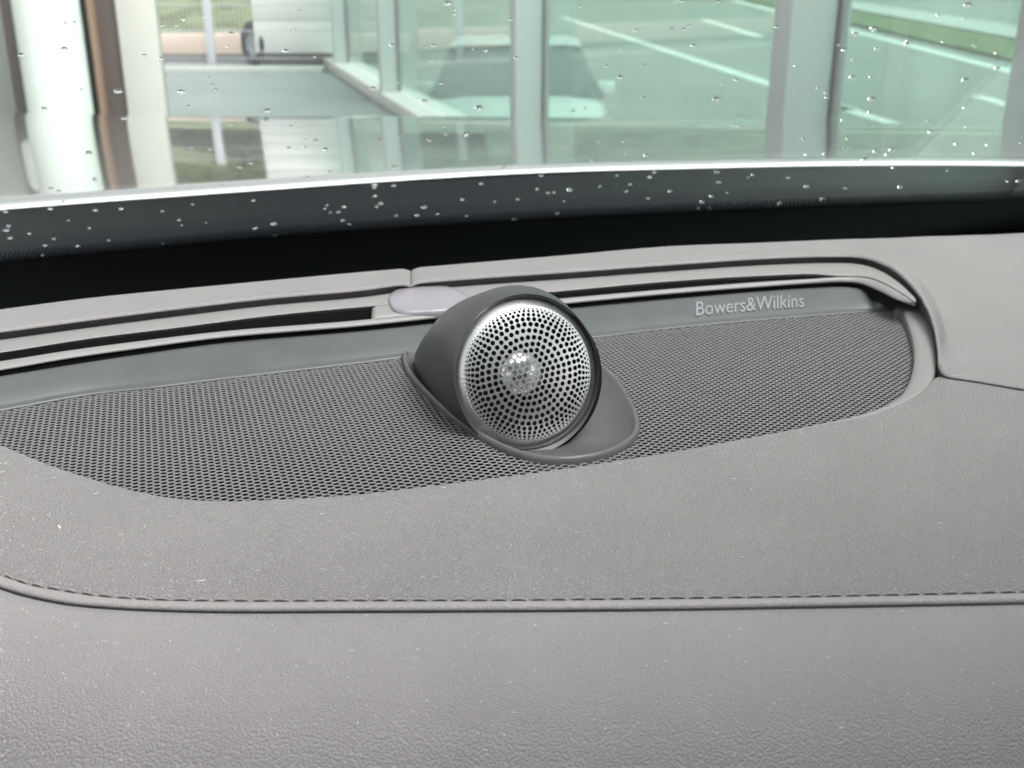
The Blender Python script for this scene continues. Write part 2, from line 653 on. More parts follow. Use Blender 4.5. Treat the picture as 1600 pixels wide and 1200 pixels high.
ent = thing('building_entrance', (bx(190), YB, 0), 'brown framed building entrance with dark glass and grey side panel', 'building')
prism('side_panel', 197, 256, YB, .05, 0, 3.4, M_PANEL, ent)
prism('shadow_joint', 250, 259, YB + .052, .03, 0, 3.4, M_BROWN, ent)
prism('door_frame', 160, 196.5, YB + .04, .4, 0, 3.4, M_BROWN, ent)
prism('copper_edge', 152, 159.5, YB - .02, .3, 0, 3.4, M_COPPER, ent, .01)
prism('door_glass', 90, 151.5, YB + .12, .03, 0, 3.4, M_DGLASS, ent)
prism('inner_wall', -500, 89, YB + 1.2, .2, 0, 3.4, M_CURT, ent)
prism('window_frame', 24, 31, YB + .9, .1, 0, 3.4, M_BROWN, ent)
prism('window_frame', -60, -48, YB + .9, .1, 0, 3.4, M_BROWN, ent)
prism('window_pane', -47, 23, YB + .94, .03, 0, 3.4, M_PGLASS, ent)
# hanging white flag-like light box at the far left
lt = thing('wall_lamp', (bx(20), YB + .3, 1.2), 'rounded white wall lamp at the left edge behind the column', 'lamp')
lc = Vector((at_y(24, 20, 6.3).x, 6.3, 0))
prof = [(.0, 1.17), (.03, 1.165), (.05, 1.19), (.06, 1.25), (.062, 1.6), (.05, 1.66), (0, 1.68)]
loft('body', [[lc + Vector((math.cos(t) * r, math.sin(t) * r, z)) for t in [2 * math.pi * i / 24 for i in range(25)]] for r, z in prof], M_WHITE, lt)
box('bracket', (lc.x, 6.7, 1.45), .03, .75, .03, M_BROWN, lt)

# ------------------------------------------------------------------ glass wall on the right
M_TEAL = clear_glass('green_tinted_pane', (.71, .86, .80), .06, film=.06)  # film lays a pale haze over the view beyond
M_MULL = principled('pale_grey_aluminium', (.52, .545, .535), .45)
M_MULL2 = principled('mauve_grey_gasket', (.36, .34, .35), .5)
gw = thing('glass_wall', (W0.x, W0.y, 0), 'green tinted glass wall with pale aluminium posts along the forecourt', 'glass wall')
wang = math.atan2(wdir.y, wdir.x)


def wall_t(u):
    """distance along the wall line of the point seen at column u (horizon row)"""
    d = ray(u, 100)
    d2 = Vector((d.x, d.y))
    den = wdir.x * d2.y - wdir.y * d2.x
    return (-(W0.x) * d2.y + W0.y * d2.x) / den


def wbox(name, t0, t1, off, thick, z0, z1, mat, bev=0.0, par=None):
    c = W0 + wdir * (t0 + t1) / 2 + wnor * off
    return box(name, (c.x, c.y, (z0 + z1) / 2), t1 - t0, thick, z1 - z0, mat, par or gw, rot=wang, bev=bev)


posts = [532, 606, 822, 1252]
ts = [wall_t(u) for u in posts] 
ts += [ts[-1] + 1.1, ts[-1] + 2.6]
for i, t in enumerate(ts):
    wbox('post', t - .055, t + .055, 0, .16, 0.0, 3.2, M_MULL, .006)
    wbox('gap_strip', t - .075, t + .075, .10, .03, 0.0, 3.2, M_MULL2, .004)
ends = [-.05] + ts + [ts[-1] + 1.4]
for a, b in zip(ends, ends[1:]):
    if b - a < .2:
        continue
    wbox('pane', a + .06, b - .06, .10, .012, .13, 3.2, M_TEAL)
    wbox('sill', a + .06, b - .06, .07, .34, 0.0, .12, M_WHITE, .01)

# ------------------------------------------------------------------ parked car on the road behind the glass wall
M_CARP = principled('pale_car_paint', (.62, .68, .66), .25, .2, coat=1)
M_CGL = principled('dark_car_glass', (.07, .095, .092), .08)
M_LAMP = principled('headlamp_lens', (.7, .75, .75), .1)
pc = Vector((at_y(806, 150, 11.6).x, 11.6, -1))
car = thing('parked_car', pc, 'pale parked car seen blurred through the green glass wall', 'car')


def car_sec(y, pts):
    return [pc + Vector((sx * x * 1.12, y, z)) for sx, x, z in pts]


def sym(pts):
    l = [(-1, x, z) for x, z in pts]
    r_ = [(1, x, z) for x, z in reversed(pts)]
    return l + r_


body_rows = []
for y, w, zt, zs in ((-.62, .70, .55, .45), (-.55, .80, .70, .55), (-.2, .86, .82, .66), (.4, .89, .93, .78), (.5, .89, .95, .82), (3.2, .89, .98, .84), (3.5, .80, .92, .7)):
    body_rows.append(car_sec(y, sym([(w * .94, .18), (w, .32), (w, zs - .08), (w * .97, zs), (w * .86, zt - .03), (w * .55, zt)])))
b1 = loft('body', body_rows, M_CARP, car, angle=50)
roof_rows = []
for y, w, zt in ((.42, .80, .94), (.75, .74, 1.17), (1.15, .67, 1.40), (1.6, .64, 1.47), (2.4, .64, 1.46), (2.9, .67, 1.30), (3.3, .74, .98)):
    roof_rows.append(car_sec(y, sym([(max(w, .8) if zt < 1 else .80, .90), (w * 1.06, min(zt, 1.0) - .0), (w, zt - .05), (w * .8, zt)])))
loft('cabin_glass', roof_rows, M_CGL, car, angle=50)
rf = [[p + Vector((0, 0, .012)) for p in car_sec(y, sym([(w, zt - .03), (w * .8, zt)]))] for y, w, zt in ((1.12, .66, 1.40), (1.6, .64, 1.47), (2.4, .64, 1.46), (2.85, .67, 1.32))]
loft('roof', rf, M_CARP, car)
for sx in (-1, 1):
    box('headlight', pc + Vector((sx * .62, -.50, .62)), .26, .2, .12, M_LAMP, car, bev=.03)
    for yy in (.1, 2.75):
        wc = pc + Vector((sx * .80, yy, .31))
        loft('wheel', tube_ring(wc, Vector((1, 0, 0)), .31, .19, .2, 28), M_RUBBER, car)
box('mirror', pc + Vector((-.98, .75, 1.0)), .2, .1, .13, M_CARP, car, bev=.03)
box('mirror', pc + Vector((.98, .75, 1.0)), .2, .1, .13, M_CARP, car, bev=.03)

# ------------------------------------------------------------------ own car: hood, cowl, windshield
PSI = R(24)
F = Vector((-math.sin(PSI), math.cos(PSI), 0))          # the car's forward direction
LAT = Vector((math.cos(PSI), math.sin(PSI), 0))

seal = Curve([(-500, 366, 0), (-250, 345, 0), (0, 324, 0), (140, 313, 0), (280, 303, 0), (420, 293, 0), (560, 283, 0), (670, 276, 0), (780, 269.5, 0), (920, 264, 0), (1060, 260.5, 0),
              (1190, 257.5, 0), (1320, 255.5, 0), (1460, 255, 0), (1600, 256, 0), (1850, 260, 0), (2100, 266, 0)])
US = [-500 + i * 50 for i in range(53)]
hood = thing('car_hood', at(800, 240, -.02), 'glossy grey hood of the car beyond the windshield, mirroring the forecourt', 'car hood')
rear = [at(u, seal(u)[1] - 3, -.018) for u in US]
front_c = Curve([(-500, 160, 0), (-100, 172, 0), (0, 176, 0), (260, 180, 0), (520, 181, 0), (850, 183, 0), (1210, 188, 0), (1600, 200, 0), (2100, 225, 0)])
HR = []
nh = 26
for j in range(nh + 1):
    t = j / nh
    h = -.018 - (.046 * t + .038 * t * t)
    row = []
    for k, u in enumerate(US):
        fr = at(u, front_c(u)[1], -.102)
        q = lerp(rear[k], fr, t)
        cr = .006 * math.sin(math.pi * t) * 0
        row.append(Vector((q.x, q.y, Z0 + h + cr)))
    HR.append(row)
for s_, dz in ((.03, -.012), (.05, -.05), (.05, -.4)):
    HR.append([p + Vector((0, s_, dz)) for p in HR[nh]])
HR.insert(0, [p + Vector((0, -.004, -.02)) for p in HR[0]])
loft('hood_panel', HR, M_HOOD, hood, flip=False)

ZV = Vector((0, 0, 1))
WP = Vector((0, .80, Z0 - .010))
PSW = R(12.5)
FW_ = Vector((-math.sin(PSW), math.cos(PSW), 0))
LATW = Vector((math.cos(PSW), math.sin(PSW), 0))
RAKE = R(30)
WN = (Vector((0, 0, 1)) * math.cos(RAKE) + FW_ * math.sin(RAKE)).normalized()   # outward normal of the windshield
WU = (Vector((0, 0, 1)) * math.sin(RAKE) - FW_ * math.cos(RAKE)).normalized()   # up along the glass

frit = Curve([(-500, 466, 0), (-250, 440, 0), (0, 411, 0), (140, 397, 0), (280, 384, 0), (420, 371, 0), (560, 361, 0), (780, 347, 0), (1060, 333, 0), (1320, 322, 0), (1600, 312, 0), (2100, 300, 0)])
ws = thing('windshield', WP, 'clear raked windshield dotted with rain above the dashboard', 'windshield')
# glass slab
gr = []
for j in range(2):
    gr.append([])
c_bot = [WP + LATW * x - WU * .20 for x in (-1.1, 1.3)]
c_top = [WP + LATW * x + WU * .93 for x in (-1.0, 1.2)]
gi = [c_bot[0], c_bot[1], c_top[1], c_top[0]]
go = [p + WN * .005 for p in gi]
build('pane', gi + go, [(3, 2, 1, 0), (4, 5, 6, 7), (0, 1, 5, 4), (1, 2, 6, 5), (2, 3, 7, 6), (3, 0, 4, 7)], M_GLASS, ws, False)
# solid black ceramic band on the inner face of the glass
wi = WP - WN * .0006
r0 = [on_plane(u, frit(u)[1], wi, WN) for u in US]
r1 = [p - WU * .20 for p in r0]
rb0 = [p - WN * .0004 for p in r0]
rb1 = [p - WN * .0004 for p in r1]
loft('ceramic_band', [r0, r1, rb1, rb0, r0], M_FRIT, ws, False)
# fading rows of dots above the band
dv, df = [], []
pitch = .0031
fine = [-30 + i * 2 for i in range(840)]
base_pts = [on_plane(u, frit(u)[1], wi, WN) for u in fine]
acc, last_s = 0.0, 0.0
cols = []
for a, b in zip(base_pts, base_pts[1:]):
    L_ = (b - a).length
    while last_s <= acc + L_:
        cols.append((lerp(a, b, (last_s - acc) / L_), (b - a).normalized()))
        last_s += pitch
    acc += L_
for row in range(9):
    rad = pitch * (.54 - .035 * row)
    for k, (p, tg) in enumerate(cols):
        up_ = tg.cross(WN)
        if up_.dot(WU) < 0:
            up_ = -up_
        c = p + up_ * (row * pitch * .86 + .0003) + tg * (pitch * .5 * (row % 2))
        s = len(dv)
        for q in range(8):
            t = 2 * math.pi * q / 8
            dv.append(c + tg * rad * math.cos(t) + up_ * rad * math.sin(t) - WN * .00001 * (row % 2))
        df.append(tuple(range(s, s + 8)))
fd = build('ceramic_dots', dv, df, M_FRIT, ws, False)
fd['kind'] = 'stuff'

rf_t = thing('shading_car_roof', WP + WU * .93, 'pale headlined car roof out of view, added to shade the dashboard', 'car roof')  # unseen roof, added to keep light off the dashboard
M_HEAD = principled('headliner_fabric', (.5, .49, .47), .9)
ra, rb = WP + WU * .93 + LAT * -.62, WP + WU * .93 + LAT * .82
rv = []
for hz, k in ((0.0, 0), (.05, 1)):
    rv += [ra + ZV * hz, rb + ZV * hz, rb - F * .35 + ZV * (.05 + hz), rb - F * 1.7 + ZV * (.03 + hz), ra - F * 1.7 + ZV * (.03 + hz), ra - F * .35 + ZV * (.05 + hz)]
build('shading_headliner', rv, [(0, 1, 2, 5), (5, 2, 3, 4), (11, 8, 7, 6), (10, 9, 8, 11), (0, 6, 7, 1), (1, 7, 8, 2), (2, 8, 9, 3), (3, 9, 10, 4), (4, 10, 11, 5), (5, 11, 6, 0)], M_HEAD, rf_t, False)
qb = WP + WU * .93 - F * 1.25 + LAT * .1
box('rear_light_block', (qb.x, qb.y, 1.06), 1.44, .12, 1.10, M_POD, rf_t, rot=PSI)  # added unseen wall that blocks light from behind

cw = thing('cowl', at(800, 300, -.02), 'dark grey plastic cowl with painted seal highlight between hood and windshield', 'cowl')
cA = [at(u, seal(u)[1] + 2.5, -.02) for u in US]
cB = [at(u, seal(u)[1] + 60, -.045) for u in US]
cC = [at(u, seal(u)[1] + 130, -.075) for u in US]
cowl_rows = [[p + Vector((0, .02, -.03)) for p in cA], [p + Vector((0, .002, -.001)) for p in cA], cA]
for t in (.15, .4, .7):
    cowl_rows.append([lerp(a, b, t) + Vector((0, 0, .002 * math.sin(math.pi * t))) for a, b in zip(cA, cB)])
cowl_rows += [cB, [lerp(b, c, .5) for b, c in zip(cB, cC)], cC]
loft('panel', cowl_rows, M_COWL, cw, flip=True)
sl = []
for k in range(9):
    t = math.pi * (k / 8) 
    sl.append([at(u, seal(u)[1] + 0.2, -.0185) + Vector((0, 1, 0)) * (-.0035 * math.cos(t)) * -1 + Vector((0, 0, 1)) * (.0022 * math.sin(t) - .0012) for u in US])
loft('seal_highlight_strip', sl, M_SEAL, cw, flip=False)

# ------------------------------------------------------------------ dashboard
dash = thing('dashboard', at(800, 900, -.01), 'grey leather covered dashboard with stitched seam in front of the windshield', 'dashboard')

gfront = Curve([(-500, 560, 0), (-300, 590, 0), (-150, 640, 0), (0, 698, 0), (87, 733, 0), (175, 761, 0), (245, 778, 0), (300, 784.5, 0), (350, 787, 0), (420, 785, 0), (560, 776, 0), (700, 759, 0), (850, 740, 0), (1000, 717, 0),
                (1150, 691, 0), (1250, 672, 0), (1300, 662, 0), (1362, 650, .3), (1407, 633, .6), (1435, 618, .8), (1450, 604, 1), (1461, 592, 1.2), (1475, 591, 1.5), (1500, 595, 1.5), (1600, 613, 1), (1850, 660, 0), (2100, 705, 0)])
stitch = Curve([(-500, 700, -2), (-250, 790, -4), (-80, 864, -4.5), (0, 894, -5), (45, 909.5, -5), (84, 917, -5), (140, 926, -5), (210, 932.5, -5), (280, 935, -5), (420, 936, -5), (560, 935.5, -5), (800, 935, -5), (1040, 932, -5), (1215, 930, -5), (1390, 927, -5), (1600, 922, -5), (1850, 914, -5), (2100, 905, -5)])
seam = Curve([(-500, 716, -3), (-250, 808, -5), (-80, 883, -5.5), (0, 914, -6), (42, 926.5, -6), (105, 939, -6), (175, 945.5, -6), (245, 949, -6), (350, 951.5, -6), (560, 951, -6), (800, 950, -6), (1040, 948, -6), (1215, 945, -6), (1390, 942, -6), (1600, 938, -6), (1850, 931, -6), (2100, 923, -6)])
UC = [-500 + i * 10 for i in range(130)] + [800 + i * 7 for i in range(125)] + [1675 + i * 12 for i in range(30)]


def blend_rows(ca, cb, prof):
    """rows between two curves; prof = (t, extra height in mm)"""
    return [[lerp(ca.p(u), cb.p(u), t) + Vector((0, 0, e * .001)) for u in UC] for t, e in prof]


up_rows = [[gfront.p(u) + Vector((0, .004, -.004)) for u in UC], [gfront.p(u) + Vector((0, .0008, -.0014)) for u in UC]]
up_rows += blend_rows(gfront, stitch, [(0, .1), (.006, .9), (.015, 1.3), (.03, 1.6), (.06, 1.9), (.12, 2.2), (.2, 2.6), (.3, 2.9), (.42, 3.0), (.55, 2.7), (.68, 2.1), (.78, 1.5), (.86, .9), (.91, .5), (.94, .2), (.965, 0), (.98, -.25), (.99, -.6), (1.0, -.95)])
loft('upper_panel', up_rows, M_UPPER, dash, flip=True)
# folded edge between the stitches and the seam, with a dark crease below it
M_PIPE = leather('leather_fold', GREY, 1450, .25, 0, (1, 1, 1))
pr = blend_rows(stitch, seam, [(0, -.95), (.12, -.6), (.25, -.1), (.4, .2), (.55, .32), (.7, .32), (.82, .22), (.90, .05), (.96, -.25), (1.0, -.8)])
pr += [[seam.p(u) + Vector((0, .0014, -.0020)) for u in UC], [seam.p(u) + Vector((0, .004, -.0050)) for u in UC]]
loft('seam_fold', pr, M_PIPE, dash, flip=True)

low_rows = [[seam.p(u) + Vector((0, .004, -.011)) for u in UC], [seam.p(u) + Vector((0, .0003, -.005)) for u in UC], [seam.p(u) + Vector((0, -.0004, -.0019)) for u in UC],
            [seam.p(u) + Vector((0, -.0007, -.0013)) for u in UC], [seam.p(u) + Vector((0, -.0013, -.0007)) for u in UC]]
for dvv, hh in ((12, -6.25), (18, -6.2), (35, -6.8), (70, -8.6), (120, -12), (180, -17.5), (250, -26), (330, -37), (420, -51), (560, -76), (760, -112)):
    low_rows.append([at(u, seam(u)[1] + dvv, (hh + seam(u)[2] + 6) * .001) for u in UC])
loft('lower_panel', low_rows, M_LOWER, dash, flip=True)

# stitches: each thread a capsule lying in the groove
st_me = None


def capsule(L, r, seg=8, rings=9):
    v, f = [], []
    for i in range(rings):
        t = i / (rings - 1)
        x = (t - .5) * L
        k = math.sqrt(max(0.0, 1 - abs(2 * t - 1) ** 3.2))
        k = max(k, .12)
        z = -.0007 * abs(2 * t - 1) ** 3
        for s in range(seg):
            a = 2 * math.pi * s / seg
            v.append((x, r * k * math.cos(a), z + r * .8 * k * math.sin(a)))
    for i in range(rings - 1):
        for s in range(seg):
            a, b = i * seg + s, i * seg + (s + 1) % seg
            f.append((a, b, b + seg, a + seg))
    f.append(tuple(reversed(range(seg))))
    f.append(tuple(range((rings - 1) * seg, rings * seg)))
    me = bpy.data.meshes.new('stitch')
    me.from_pydata(v, [], f)
    me.polygons.foreach_set('use_smooth', [True] * len(me.polygons))
    me.materials.append(M_THREAD)
    return me


st_me = capsule(.0046, .00052)
fine = [-120 + i for i in range(1920)]
pts = [stitch.p(u, 0, -.00015) for u in fine]
acc = 0.0
spacing = .00575
doff = origin(dash)
for a, b in zip(pts, pts[1:]):
    acc += (b - a).length
    if acc >= spacing:
        acc -= spacing
        o = bpy.data.objects.new('stitch', st_me)
        COL.objects.link(o)
        o.parent = dash
        o.location = b - doff
        d = (b - a).normalized()
        o.rotation_euler = d.to_track_quat('X', 'Z').to_euler()
        o.rotation_euler.z += rnd.uniform(-.05, .05)
# small seam threads at the edge of the lower panel
sv, sf = [], []
pts = [seam.p(u, .3, -.0016) for u in fine if u < 760]
acc = 0.0
for a, b in zip(pts, pts[1:]):
    acc += (b - a).length
    if acc >= .0030:
        acc -= .0030
        s = len(sv)
        d = (b - a).normalized()
        n = Vector((-d.y, d.x, 0))
        rx, ry = .0007, .0013
        for lay in range(2):
            for q in range(8):
                t = 2 * math.pi * q / 8
                k = 1 if lay == 0 else .55
                sv.append(b + d * rx * k * math.cos(t) + n * ry * k * math.sin(t) + Vector((0, 0, .0002 if lay == 0 else .0009)))
        for q in range(8):
            sf.append((s + q, s + (q + 1) % 8, s + 8 + (q + 1) % 8, s + 8 + q))
        sf.append(tuple(range(s + 8, s + 16)))
sthr = build('seam_thread', sv, sf, M_THREAD, dash)
sthr['kind'] = 'stuff'

# rear pad: a roll along the glass, its right half sweeping down round the speaker
pair = [  # crease u, v, h ; far edge u, v, h
    ((-500, 592, 13), (-500, 556, 16)), ((-250, 562, 13), (-250, 518, 17)), ((0, 531, 14), (0, 484, 18)), ((140, 512, 14), (140, 466, 18)), ((280, 494, 14), (280, 452, 18)), ((420, 477.5, 14), (420, 439, 18)),
    ((560, 465, 14), (560, 426, 18)), ((641, 454.5, 14), (641, 419.5, 18)), ((755, 445, 14), (755, 410, 18)), ((885, 436, 14), (885, 399, 18)), ((1040, 424.5, 14), (1040, 385.5, 18)), ((1180, 415, 14), (1180, 380, 18)),
    ((1290, 411, 14), (1285, 375.5, 18)), ((1345, 413, 14), (1335, 373.5, 18)), ((1378, 424, 13.5), (1370, 372.5, 18)), ((1405, 441, 12.5), (1400, 371.5, 18)), ((1430, 464, 11), (1430, 370, 18)), ((1448, 491, 9), (1458, 369, 18)),
    ((1458, 520, 7), (1485, 368.5, 18)), ((1463, 553, 5), (1510, 367.5, 18)), ((1465, 577, 4), (1530, 367, 18)), ((1475, 588, 3.5), (1548, 366.5, 18)), ((1520, 596.5, 3), (1590, 364.5, 18)), ((1600, 610, 2.5), (1655, 361.5, 18)), ((1850, 655, 0), (1870, 353, 16)), ((2100, 700, -2), (2100, 345, 14))]
cr = spline([(a[0], a[1], a[2], b[0], b[1], b[2]) for a, b in pair], 900, 20)


def pad_part(name, sel, cap_l=0.0, cap_r=0.0):
    rows = []
    prof = [(-.25, -26), (-.12, -7), (-.05, -2.2), (0, 0), (.06, .9), (.15, 1.5), (.3, 2.2), (.45, 2.7), (.58, 3.1), (.68, 3.3), (.76, 3.3), (.84, 3.5), (.90, 3.9), (.94, 4.1), (.97, 4.0), (.99, 3.5), (1.0, 2.9), (.995, 2.5), (.97, 2.3), (.93, 2.1), (.86, 1.6), (.82, -3), (.82, -9)]
    far = [at(c[3], c[4], c[5] * .001) for c in sel]
    near = [at(c[0] + (1.0 if c[0] > 1380 and c[0] < 1470 else 0), c[1] - (1.5 if c[0] < 1440 else 0), c[2] * .001) for c in sel]
    n = len(sel)
    for t, e in prof:
        row = []
        for k in range(n):
            wide = (near[k] - far[k]).length
            tt = t
            if wide > .06 and 0 < t < 1:      # keep the roll-over near the crease on the broad right half
                tt = 1 - (1 - t) * lerp(1, .06 / wide, min(1, t ** 1.2)) if t > .3 else t
            if t < 0:
                tt = t * min(1, .06 / wide)
            p = lerp(far[k], near[k], tt)
            ee = e
            if t > .8:          # the nose gets lower where the pad meets the front leather
                ee = e - 2.6 * min(1, max(0, (sel[k][0] - 1400) / 60))
            dl, dr = k, n - 1 - k
            if cap_l and dl < 6:
                ee -= cap_l * (1 - dl / 6) ** 2
            if cap_r and dr < 6:
                ee -= cap_r * (1 - dr / 6) ** 2
            row.append(p + Vector((0, 0, ee * .001)))
        rows.append(row)
    return loft(name, rows, M_PAD, dash, flip=True)


ksplit = min(range(len(cr)), key=lambda k: abs(cr[k][0] - 641))
left_sel, right_sel = cr[:ksplit + 1], cr[ksplit:]
right_sel[0] = right_sel[0] + (right_sel[1] - right_sel[0]) * .35
pad_part('rear_pad', left_sel, 0, 1.6)
pad_part('rear_pad', right_sel, 1.6, 0)
# black tray between pad and glass
tr0 = [at(u, 470 - .055 * u, .012) + Vector((0, .012, 0)) for u in US]
tray = [[Vector((p.x, p.y, Z0 - .015)) for p in tr0], [Vector((p.x, p.y, Z0 - .09)) + F * .02 for p in tr0], [Vector((p.x, p.y, Z0 - .15)) + F * .30 for p in tr0]]
loft('defroster_tray', tray, M_BLACK, dash, False)

# ------------------------------------------------------------------ speaker: trim, slot, lip, badge strip, perforated mesh
spk = thing('dashboard_speaker', at(800, 700, -.004), 'wide grey speaker panel with perforated mesh set into the dashboard', 'speaker')

c_out = Curve([(-500, 593, 13), (-250, 563, 13), (0, 532, 14), (140, 513, 14), (280, 495, 14), (420, 478.5, 14), (560, 466, 14), (641, 455.5, 14), (755, 446, 14), (885, 437, 14), (1040, 425.5, 14), (1180, 416, 14), (1290, 412, 14), (1345, 414, 14), (1378, 425, 13.6), (1405, 443, 13), (1428, 465, 12.2), (1432, 470, 12)])
c_slot = Curve([(-500, 618, 12.5), (-250, 585, 12.5), (0, 552, 13), (140, 530, 13), (280, 512.5, 13), (420, 494.5, 13), (560, 481, 13), (700, 470, 13), (862, 457, 13), (1040, 441, 13), (1145, 434, 13), (1230, 430, 13), (1267, 429, 13), (1306, 432, 13), (1340, 432.5, 13), (1362, 436, 13), (1385, 445.5, 13), (1410, 460, 12.4), (1432, 474, 12)])
c_lt = Curve([(-500, 634, 12), (-250, 599, 12), (0, 564.5, 12.5), (105, 548, 12.5), (210, 534, 12.5), (350, 517.5, 12.5), (560, 500.5, 12.5), (700, 486, 12.5), (862, 468, 12.5), (1040, 452, 12.5), (1180, 441, 12.5), (1270, 435.5, 12.7), (1306, 433.2, 12.9), (1340, 433, 13), (1362, 436.5, 13), (1385, 446, 13), (1410, 460.5, 12.4), (1431, 474.5, 12)])
c_lb = Curve([(-500, 651, 10), (-250, 614, 10), (0, 578.5, 10.5), (105, 560.5, 10.5), (210, 545.5, 10.5), (350, 527.5, 10.5), (560, 510, 10.5), (700, 495, 10.5), (862, 477, 10.5), (1040, 460, 10.5), (1180, 449, 10.5), (1270, 443, 10.5), (1320, 441, 10.5), (1345, 443.5, 10.5), (1375, 455, 10.5), (1400, 467.5, 10.5), (1428, 477.5, 10.5)])
c_st = Curve([(-500, 663, 8), (-250, 625, 8), (0, 588, 8.5), (105, 571, 8.5), (210, 555, 8.5), (350, 536, 8.5), (560, 518, 8.5), (700, 503, 8.5), (895, 481.5, 8.5), (1040, 468, 8.5), (1180, 456, 8.5), (1270, 450, 8.5), (1320, 448.5, 8.3), (1345, 452, 7.5), (1370, 462, 5.5), (1390, 471, 3.5), (1407, 480, 1.2), (1420, 485, .5)])
c_sb = Curve([(-500, 722, 0), (-250, 682, 0), (0, 640, 0), (140, 615, 0), (245, 603.5, 0), (350, 590.5, 0), (560, 566, 0), (628, 557.5, 0), (780, 542, 0), (934, 525.5, 0), (1040, 512.5, 0), (1180, 499.5, 0), (1300, 490, 0), (1360, 485.5, 0), (1404, 483, 0), (1425, 482, 0)])


def urange(a, b, step=8):
    n = max(2, int((b - a) / step))
    return [a + (b - a) * i / n for i in range(n + 1)]


UT = urange(-500, 1330, 12) + urange(1333, 1431, 3)
fr = [[c_out.p(u, -2.5, -.007) for u in UT], [c_out.p(u, -1.0, -.0012) for u in UT], [c_out.p(u, 0, -.0001) for u in UT], [c_out.p(u, 0, .0) * .8 + c_slot.p(u) * .2 for u in UT],
      [c_out.p(u) * .2 + c_slot.p(u) * .8 for u in UT], [c_slot.p(u, -.8, .0) for u in UT], [c_slot.p(u, 0, -.0006) for u in UT], [c_slot.p(u, 0, -.0006) + Vector((0, .0006, -.004)) for u in UT], [c_slot.p(u, 0, -.0006) + Vector((0, .0006, -.016)) for u in UT]]
fr = fr[:-2] + [[c_slot.p(u, 0, -.0006) + Vector((0, .0006, -.0014)) for u in UT], [c_slot.p(u, 0, -.0006) + Vector((0, .0016, -.0016)) for u in UT]]
loft('upper_trim', fr, M_FRAME, spk, flip=True)
UL = urange(-500, 1330, 12) + urange(1333, 1430, 3)
lip = [[c_lt.p(u) + Vector((0, .0005, -.0016)) for u in UL], [c_lt.p(u) + Vector((0, .0006, -.0005)) for u in UL], [c_lt.p(u) for u in UL], [lerp(c_lt.p(u), c_lb.p(u), .4) + Vector((0, -.0002, .0004)) for u in UL],
       [lerp(c_lt.p(u), c_lb.p(u), .8) + Vector((0, -.0003, .0004)) for u in UL], [c_lb.p(u) for u in UL], [c_lb.p(u) + Vector((0, .0006, -.0004)) for u in UL], [c_lb.p(u) + Vector((0, .0018, .0001)) for u in UL]]
loft('lip', lip, M_FRAME, spk, flip=True)
# black cavity behind the lip and black slot floor
US2 = urange(-500, 1402, 12)
loft('lip_cavity', [[c_lb.p(u) + Vector((0, .0014, .0003)) for u in US2], [c_lb.p(u) + Vector((0, .0017, -.004)) for u in US2], [c_lb.p(u) + Vector((0, .0006, -.006)) for u in US2]], M_BLACK, spk, False, flip=True)
US3 = urange(-500, 1330, 20)
loft('vent_slot', [[c_slot.p(u) + Vector((0, .0011, -.0012)) for u in US3], [c_slot.p(u) + Vector((0, .0012, -.012)) for u in US3], [c_lt.p(u) + Vector((0, .0003, -.0125)) for u in US3], [c_lt.p(u) + Vector((0, .0003, -.0012)) for u in US3]], M_BLACK, spk, False, flip=True)
UB = urange(-500, 1418, 8)
bs = [[c_st.p(u) + Vector((0, .0012, -.003)) for u in UB], [c_st.p(u) + Vector((0, .0004, -.0003)) for u in UB], [c_st.p(u) for u in UB]]
for t, e in ((.08, .1), (.3, .15), (.55, .1), (.74, -.1), (.82, -.45), (.87, -.6), (.92, -.35), (1.0, -.1)):
    bs.append([lerp(c_st.p(u), c_sb.p(u), t) + Vector((0, 0, e * .001)) for u in UB])
bs.append([c_sb.p(u) + Vector((0, -.0003, -.0006)) for u in UB])
bs.append([c_sb.p(u) + Vector((0, .0003, -.0030)) for u in UB])
badge = loft('badge_strip', bs, M_STRIP, spk, flip=True)

# right end of the trim, below the tip of the lip
eo = spline([(1410, 470, 3.4), (1431, 470, 3.4), (1447, 493, 3.2), (1457, 520, 3), (1461, 553, 2.8), (1460, 578, 2.5), (1450, 601, 2.2), (1435, 615.5, 2), (1407, 631, 1.8), (1362, 648.5, 1.5), (1300, 661, 1.2), (1200, 681, 1), (1100, 699, 1)], 120, 20)
ei = spline([(1398, 483, 3.0), (1408, 485, 3.0), (1421, 510, 2.6), (1428.5, 540, 2.3), (1429, 566, 2), (1422, 595, 1.7), (1406, 620, 1.4), (1382, 634.5, 1.2), (1350, 646.5, 1.1), (1290, 661.5, 1), (1250, 670, .8), (1180, 683.5, .7), (1090, 700, .6)], 120, 20)
po = [at(*p[:2], p[2] * .001) for p in eo]
pi = [at(*p[:2], p[2] * .001) for p in ei]
er = [[p + Vector((.0012, .0005, -.006)) for p in po], [p + Vector((.0006, .0002, -.0006)) for p in po], po, [lerp(a, b, .3) + Vector((0, 0, .0004)) for a, b in zip(po, pi)], [lerp(a, b, .75) + Vector((0, 0, .0003)) for a, b in zip(po, pi)], pi, [p + Vector((-.0003, 0, -.0006)) for p in pi], [p + Vector((-.0003, 0, -.005)) for p in pi]]
loft('end_trim', er, M_FRAME, spk, flip=True)

